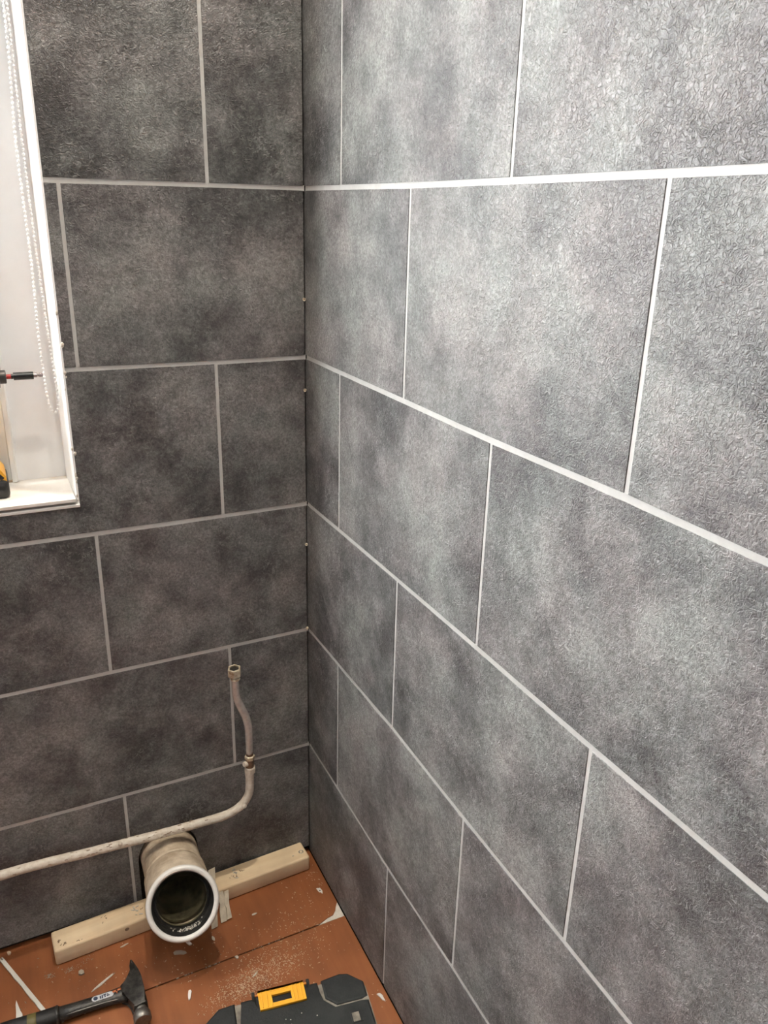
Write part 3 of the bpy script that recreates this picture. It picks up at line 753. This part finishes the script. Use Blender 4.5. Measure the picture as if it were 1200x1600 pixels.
lathe(bm, (HX.x + .0032, HX.y - .037, Z), (-0.02, -1, 0), [(0, 0.0095), (0.006, 0.0092), (0.009, 0.0125), (0.0115, 0.0138), (0.022, 0.0138), (0.0245, 0.0120)], 30); hpart('striking_face', STEEL, bm)
# steel neck and handle running left
def hs(t, off=0, z=0): return Vector((HX.x - .012 - t * 0.996, HX.y + t * 0.070 + off, Z + z))
bm = bmesh.new()
sec = [(0.0, .0155, .0100), (.010, .0135, .0095), (.025, .0118, .0090), (.050, .0108, .0085), (.085, .0112, .0088), (.105, .0120, .0092)]
def oval(bm, secs, n=18):
    rings = []
    for t, a, b in secs:
        c = hs(t); rings.append([bm.verts.new(c + Vector((0.07 * a * math.cos(q), a * math.cos(q), b * math.sin(q)))) for q in [2 * PI * k / n for k in range(n)]])
    for A, B in zip(rings, rings[1:]):
        for k in range(n): bm.faces.new((A[k], A[(k + 1) % n], B[(k + 1) % n], B[k]))
    bm.faces.new(rings[0]); bm.faces.new(rings[-1])
oval(bm, sec); hpart('neck', HAMMER, bm, True)
bm = bmesh.new(); oval(bm, [(.103, .0125, .0100), (.106, .0145, .0115), (.135, .0135, .0115), (.17, .0145, .0120), (.21, .0140, .0120), (.245, .0155, .0122)]); hpart('grip', GRIPB, bm, True)
bm = bmesh.new(); oval(bm, [(.104, .0128, .0103), (.1055, .0150, .0119), (.108, .0150, .0119), (.1095, .0130, .0113)]); hpart('grip_collar', HAMMER, bm, True)
bm = bmesh.new(); oval(bm, [(.1370, .0134, .0115), (.1375, .0139, .0119), (.1500, .0142, .0121), (.1505, .0136, .0116)]); hpart('grip_band', OLIVE, bm, True)
bm = bmesh.new(); oval(bm, [(.243, .0150, .0118), (.246, .0165, .0125), (.262, .0170, .0125), (.268, .0130, .0100)]); hpart('grip_end', OLIVE, bm, True)
bm = bmesh.new()          # steel seam line along the neck
tube(bm, [hs(t, -.0085 - .0015 * (t < .03), .0045) for t in (.004, .02, .04, .06, .08, .10)], 0.0011, 8); hpart('neck_edge', STEEL, bm, True)
# sticker: white pill, ring mark, three strokes, orange print
def pill(bm, t0, t1, hwid, z, off=0.0, n=7):
    pts = []
    for k in range(n): a = PI / 2 + PI * k / (n - 1); pts.append((t1 - hwid - math.cos(a) * hwid * -1 * -1, math.sin(a) * hwid))
    pts = [(t1 - hwid + math.cos(a) * hwid, math.sin(a) * hwid) for a in [-PI / 2 + PI * k / (n - 1) for k in range(n)]] + [(t0 + hwid + math.cos(a) * hwid, math.sin(a) * hwid) for a in [PI / 2 + PI * k / (n - 1) for k in range(n)]]
    A = [bm.verts.new(hs(t, o + off, z)) for t, o in pts]; B = [bm.verts.new(hs(t, o + off, z - .0012)) for t, o in pts]; m = len(pts)
    bm.faces.new(A); bm.faces.new(B)
    for i in range(m): bm.faces.new((A[i], A[(i + 1) % m], B[(i + 1) % m], B[i]))
bm = bmesh.new(); pill(bm, .020, .054, .0050, .0094, -.0004); st = hpart('sticker', STICKERW, bm, False)
bm = bmesh.new(); pill(bm, .0445, .0515, .0034, .0097, -.0004); hpart('ring_mark', STICKERB, bm, False)
bm = bmesh.new()
for t, w_, o, l in ((.0405, .0011, -.001, .0024), (.0375, .0009, -.0008, .0030), (.0335, .0025, .0018, .0009), (.0335, .0008, -.001, .0026), (.0285, .0024, -.0014, .0008), (.0290, .0008, .0, .0022)):
    c = hs(t, o, .0094); box(bm, (c.x - w_, c.y - l, c.z - .0002), (c.x + w_, c.y + l, c.z + .0004))
hpart('lettering', STICKERB, bm, False)
bm = bmesh.new()
for t, w_, o in ((.0185, .0030, .0022), (.0110, .0032, .0030), (.0045, .0022, .0042), (.0150, .0010, -.001)):
    c = hs(t, o, .0099); box(bm, (c.x - w_, c.y - .0020, c.z - .0012), (c.x + w_, c.y + .0018, c.z + .0003), .0004)
hpart('orange_print', STICKERO, bm, False)

# ---------------------------------------------------------------- tool case
TZ = 0.113
tcs = thing('tool_case', 'dusty black plastic tool case with an amber latch, on the floor by the right wall', 'tool case', (-0.2115, -0.4842, 0), math.radians(-9.4)); tcs.scale = (1.06, 1.06, 1.06)
def tpart(name, m, bm, smooth=False, parent=tcs): return link(name, bm, m, parent, smooth=smooth)
hw_, hd = 0.1225, 0.1125     # half width, half depth; local +y is the latch side
body = [(-hw_ + .012, -hd), (hw_ - .012, -hd), (hw_, -hd + .012), (hw_, hd - .020), (hw_ - .018, hd), (-hw_ + .034, hd), (-hw_, hd - .030), (-hw_, -hd + .012)]
bm = bmesh.new(); prism(bm, [(x * .97, y * .97) for x, y in body], 2, 0.004, 0.070, bevel=0.002); tpart('base_shell', CASE, bm)
for sx in (-1, 1):
    for sy in (-1, 1):
        bm = bmesh.new(); box(bm, (sx * .085 - .012, sy * .08 - .012, 0), (sx * .085 + .012, sy * .08 + .012, .005), .001); tpart('foot', FOOT, bm)
bm = bmesh.new(); prism(bm, body, 2, 0.066, TZ - .006, bevel=0.004, seg=2); lid = tpart('lid', CASE, bm)
bm = bmesh.new(); prism(bm, [(x * .985, y * .985) for x, y in body], 2, TZ - .0062, TZ - .0022); tpart('dust_layer', CASED, bm, parent=lid)
# raised pads on the lid, dusty grooves between
LW = 0.0305
def pad(pts, h=TZ): 
    bm = bmesh.new(); prism(bm, pts, 2, TZ - .010, h, bevel=0.0028, seg=2); tpart('lid_pad', CASE, bm, parent=lid)
g = .0032
pad([(-hw_ + .002, hd - .031), (-hw_ + .002, hd - .047), (-.078, hd - .047), (-.064, hd - .034), (-.064, hd + .0005), (-hw_ + .036, hd - .0015)])            # left corner pad
pad([(.060, hd + .003), (.060, hd - .026), (.074, hd - .040), (hw_ - .012, hd - .040), (hw_ - .003, hd - .037), (hw_ - .003, hd - .014), (hw_ - .022, hd + .004), (.088, hd + .007)])      # right corner pad
mid_pts = [(-.0555, hd + .001), (-.0350, hd + .001), (-.0350, hd - .026), (.0385, hd - .026), (.0385, hd + .002), (.0545, hd + .002), (.0545, hd - .030), (.070, hd - .046), (hw_ - .012, hd - .046),
           (hw_ - .003, hd - .043), (hw_ - .003, -hd + .060), (hw_ - .016, -hd + .052), (-hw_ + .003, -hd + .052), (-hw_ + .003, hd - .053), (-.075, hd - .053), (-.0575, hd - .036)]
pad(mid_pts)
pad([(-hw_ + .003, -hd + .046), (hw_ - .018, -hd + .046), (hw_ - .005, -hd + .030), (hw_ - .014, -hd + .004), (-hw_ + .014, -hd + .004), (-hw_ + .003, -hd + .014)])
# groove across the lower middle, recess square, dust blot
bm = bmesh.new(); prism(bm, [(.020, hd - .099), (.1135, hd - .099), (.1135, hd - .0945), (.020, hd - .0945)], 2, TZ - .001, TZ + .0004, .0003); tpart('dusty_groove', CASED, bm, parent=lid)
bm = bmesh.new(); box(bm, (.088, hd - .074, TZ - .001), (.1035, hd - .056, TZ + .0010), .0008); tpart('square_recess_rim', CASE, bm, parent=lid)
bm = bmesh.new(); box(bm, (.090, hd - .0725, TZ), (.1000, hd - .059, TZ + .0014), .0003); tpart('square_recess', CASED, bm, parent=lid)
bm = bmesh.new(); lathe(bm, (.050, hd - .074, TZ - .001), (0, 0, 1), [(0, .0085), (.0014, .0085), (.0018, .006)], 22); tpart('plaster_splash', simple('dried_plaster', (0.22, 0.17, 0.145), 0.9, noise_amt=.4, nscale=150), bm, parent=lid)
bm = bmesh.new()
for k in range(38):
    x, y = random.gauss(.005, .020), hd - .058 + random.gauss(0, .012); s = random.uniform(.0004, .0012)
    if k > 26: x, y = random.uniform(-.1, .1), random.uniform(-.05, hd - .06)
    r = bmesh.ops.create_icosphere(bm, subdivisions=1, radius=s)
    for v in r['verts']: v.co = Vector((v.co.x + x, v.co.y + y, v.co.z * .5 + TZ + .0002))
o_ = tpart('lid_crumbs', FLAKE, bm, parent=lid); o_['kind'] = 'stuff'
# amber latch: plate with a window and ribs, hinged on pins between two lugs
bm = bmesh.new(); lx0, lx1 = -.0310, .0345; ly0, ly1 = hd - .0215, hd + .0085
box(bm, (-.0350, hd - .028, TZ - .0085), (.0385, hd + .004, TZ - .0014)); tpart('latch_well', FOOT, bm)
bm = bmesh.new()
wx0, wx1, wy0, wy1 = -.0125, .0150, hd - .0150, hd - .0030
zt = TZ + .0025; zb = TZ - .0010
for lo, hi in (((lx0, ly0), (wx0, ly1)), ((wx1, ly0), (lx1, ly1)), ((wx0, ly0), (wx1, wy0)), ((wx0, wy1), (wx1, ly1))):
    box(bm, (lo[0], lo[1], zb), (hi[0], hi[1], zt))
bmesh.ops.remove_doubles(bm, verts=bm.verts, dist=1e-5)
lat = tpart('latch', YELLOW, bm)
bm = bmesh.new(); box(bm, (lx0, ly1 - .0035, .074), (lx1, ly1, zt)); tpart('latch_drop', YELLOW, bm, parent=lat)
for x in (-.0270, -.0200, -.0145 + .0005, .0175, .0225, .0290):
    bm = bmesh.new(); box(bm, (x, ly0 + .002, zt - .001), (x + .0016, ly1 - .003, zt + .0011), .0005); tpart('latch_rib', YELLOW, bm, parent=lat)
bm = bmesh.new(); box(bm, (-.0125, ly1 - .0055, zt - .001), (.012, ly1 - .0045, zt + .0008), .0003); tpart('latch_rib', YELLOW, bm, parent=lat)
bm = bmesh.new(); tube(bm, [(-.0385, hd + .0045, TZ - .001), (.0410, hd + .0045, TZ - .001)], .0019, 12); tpart('latch_pin', ORANGE, bm)
for x in (-.0395, .0390):
    bm = bmesh.new(); prism(bm, [(hd - .004, TZ - .006), (hd + .0080, TZ - .006), (hd + .0090, TZ + .002), (hd + .0065, TZ + .0045), (hd + .001, TZ + .004), (hd - .004, TZ)], 0, x, x + .0040, .0004); tpart('latch_lug', CASE, bm)
# hinge knuckles sticking out at the wall side
for k, (y0, y1, ex) in enumerate(((.034, .058, .016), (.006, .032, .022), (-.05, -.026, .022))):
    bm = bmesh.new(); box(bm, (hw_ - .012, y0 - .012, .050), (hw_ + ex, y1 - .012, .078), .006, 3); tpart('side_catch', FOOT, bm, smooth='auto')

# ---------------------------------------------------------------- loose bits on the floor
bm = bmesh.new()          # white trim offcut: shallow channel with a forked end
a, b = Vector((-0.5745, -0.0165, 0.0)), Vector((-0.5090, -0.1680, 0.0)); t = (b - a).normalized(); s_ = Vector((-t.y, t.x, 0))
nseg = 14; wd = .0036
def rib(o, w): 
    L1, L2 = [], []
    for i in range(nseg + 1):
        p = a + (b - a) * i / nseg; j = random.uniform(-.0004, .0007) if 0 < i < nseg else 0
        L1.append(p + s_ * (o - w - j)); L2.append(p + s_ * (o + w))
    pts = L1 + L2[::-1]; prism(bm, [(p.x, p.y) for p in pts], 2, 0.0005, 0.0035)
    return
rib(0.0, wd * .85)
for sgn in (-1, 1):
    q = a + s_ * sgn * wd * .55
    prism(bm, [((q + s_ * .0013).x, (q + s_ * .0013).y), ((q - s_ * .0013).x, (q - s_ * .0013).y), ((q - s_ * .0011 - t * .006).x, (q - s_ * .0011 - t * .006).y), ((q + s_ * .0011 - t * (.006 + sgn * .001)).x, (q + s_ * .0011 - t * .006).y)], 2, 0.0005, 0.0034)
tag(recentre(link('trim_offcut', bm, WHITEP)), 'long thin white plastic trim offcut on the floor, running under the hammer handle', 'offcut')
bm = bmesh.new()
prism(bm, [(-0.5578, -0.1060), (-0.5560, -0.1140), (-0.5528, -0.1290), (-0.5500, -0.1360), (-0.5500, -0.1430), (-0.5530, -0.1480), (-0.5570, -0.1475), (-0.5600, -0.1420), (-0.5590, -0.1300), (-0.5590, -0.1150)], 2, 0.0003, 0.0028, .0006)
tag(recentre(link('plastic_shard', bm, WHITEP)), 'pointed white plastic shard on the floor beside the long trim offcut', 'shard')

def flake(name, x, y, rx, ry, ang, h, label, cat, m=FLAKE, seed=0, n=11, hole=False, jag=.35):
    rnd = random.Random(seed); pts = []
    for k in range(n):
        a = 2 * PI * k / n; rr = 1 + rnd.uniform(-jag, jag)
        p = Vector((math.cos(a) * rx * rr, math.sin(a) * ry * rr)); ca, sa = math.cos(ang), math.sin(ang)
        pts.append((x + p.x * ca - p.y * sa, y + p.x * sa + p.y * ca))
    bm = bmesh.new(); prism(bm, pts, 2, 0.0001, h, bevel=min(rx, ry) * .12)
    if hole:
        box(bm, (x - .0009, y - .0009, h - .0002), (x + .0009, y + .0009, h + .0002))
    o = recentre(link(name, bm, m)); tag(o, label, cat); return o
fl = flake('paint_flake', -0.0197, -0.1040, .0036, .0100, 0.2, .0012, 'ragged white paint flake with a dark nail hole, on the boards near the batten end', 'flake', LIP, 4, 15, False, .55)
bm = bmesh.new(); lathe(bm, (0, 0, .0004), (0, 0, 1), [(0, .0012), (.0006, .0012)], 10); nh = link('nail_hole', bm, BACKING, fl)
flake('white_chip', -0.0125, -0.3545, .0034, .0088, 0.25, .0022, 'small white chip on the boards between the tool case and the right wall', 'chip', LIP, 9, 8)
flake('grey_flake', -0.2950, -0.1290, .0105, .0042, -0.45, .0016, 'flat grey-beige flake on the floor directly below the socket rim', 'flake', DUSTG, 5, 8)
flake('plaster_chip', -0.2775, -0.1150, .0032, .0082, 0.5, .0022, 'bluish white plaster sliver just above the flat grey-beige flake', 'chip', LIP, 12, 8)
flake('plaster_chip', -0.2995, -0.2165, .0032, .0085, -0.35, .0020, 'white plaster chip on the floor between hammer head and tool case', 'chip', LIP, 14, 8)
flake('plaster_chip', -0.2349, -0.1240, .0024, .0055, 0.1, .0014, 'tiny oval plaster crumb on the floor right of the socket rim', 'chip', FLAKE, 15, 8, jag=.15)
flake('grey_crumb', -0.4557, -0.0975, .0052, .0056, 0.4, .0042, 'grey cube-like crumb on the floor in front of the batten, left of the hammer claw', 'crumb', DUSTG, 16, 6)
flake('wood_shaving', -0.3800, -0.0720, .0070, .0016, 0.15, .0012, 'thin curled pale shaving on the floor just left of the socket rim', 'shaving', FLAKE, 17, 9)
flake('plaster_smear', -0.4262, -0.1317, .0230, .0024, 0.50, .0010, 'long pale plaster smear on the boards above the hammer neck', 'smear', FLAKE, 18, 14)
flake('plaster_chip', -0.1520, -0.1040, .0050, .0022, -0.05, .0012, 'cream chip on the far board, right of the splintered wedge', 'chip', FLAKE, 19, 8, jag=.2)
flake('plaster_chip', -0.2080, -0.1800, .0026, .0030, 0, .0022, 'round cream crumb beside the board seam, below the splintered wedge', 'chip', FLAKE, 20, 7, jag=.2)
flake('plaster_chip', -0.1900, -0.2260, .0065, .0016, 0.6, .0014, 'slanting cream sliver between the board seam and the amber latch', 'chip', FLAKE, 22, 8, jag=.3)
flake('paper_scrap', -0.5640, -0.0045, .0030, .0040, 0.5, .0022, 'small orange-white scrap against the back wall foot at the far left', 'scrap', DUST, 23, 7)

# scattered sawdust: clusters of tiny flat grains, one object
def sawdust(name, clusters, m, label, seed):
    rnd = random.Random(seed); bm = bmesh.new()
    for cx, cy, sx, sy, nn in clusters:
        for k in range(nn):
            x, y = rnd.gauss(cx, sx), rnd.gauss(cy, sy)
            if x > -0.006 or y > -0.004: continue
            s = rnd.choice((.0006, .0007, .0009, .0012)) * rnd.uniform(.8, 1.2); a = rnd.uniform(0, PI); e_ = rnd.uniform(.8, 2.4)
            u_ = Vector((math.cos(a), math.sin(a), 0)) * s * e_; v_ = Vector((-math.sin(a), math.cos(a), 0)) * s * .6
            c = Vector((x, y, 0.00005)); tp = Vector((x, y, s * .9 + .0002))
            q = [bm.verts.new(c + w) for w in (u_, v_, -u_, -v_)]; tv = bm.verts.new(tp)
            for i in range(4): bm.faces.new((q[i], q[(i + 1) % 4], tv))
    o = link(name, bm, m, kind='stuff'); tag(o, label, 'debris'); return o
sawdust('sawdust', [(-.150, -.222, .030, .018, 430), (-.205, -.232, .030, .014, 430), (-.225, -.245, .030, .010, 260), (-.12, -.20, .05, .03, 150), (-.10, -.155, .035, .02, 60), (-.26, -.15, .06, .03, 80), (-.40, -.11, .05, .03, 50), (-.07, -.12, .03, .05, 60),
                   (-.02, -.06, .006, .02, 26), (-.04, -.35, .03, .05, 40)], DUST, 'pale sawdust sprinkled over the orange boards, thickest beside the tool case', 31)
sawdust('plaster_grit', [(-.4725, -.083, .005, .004, 46), (-.505, -.080, .004, .003, 34), (-.445, -.075, .008, .006, 22), (-.012, -.004, .004, .002, 18), (-.5, -.12, .05, .04, 30)], DUSTG, 'small heaps of grey grit in front of the left end of the batten', 32)

# ---------------------------------------------------------------- ceiling lamps (out of view, they light the floor; the rear one is added fill)
for k, (x, y, pw) in enumerate(LAMPS):
    cl = thing('ceiling_light', 'round flush ceiling lamp ' + ('in the tiled corner', 'between the corner one and the middle', 'added as fill by the wall behind the camera')[k], 'lamp', (x, y, CEIL))
    bm = bmesh.new(); lathe(bm, (0, 0, 0), (0, 0, -1), [(0, .065), (.012, .065), (.018, .058), (.018, .046), (.004, .046)], 32); link('lamp_ring', bm, UPVC2, cl, smooth='auto')
    bm = bmesh.new(); lathe(bm, (0, 0, -.006), (0, 0, -1), [(0, .045), (.004, .045)], 28); link('lamp_glass', bm, LAMPM, cl)
    l = D.lights.new('lamp_light', 'SPOT'); l.energy = pw; l.color = (1.0, 0.89, 0.74); l.shadow_soft_size = .025; l.spot_size = math.radians(82); l.spot_blend = .9
    lo = D.objects.new('lamp_light', l); COL.objects.link(lo); lo.location = (x, y, CEIL - .03)
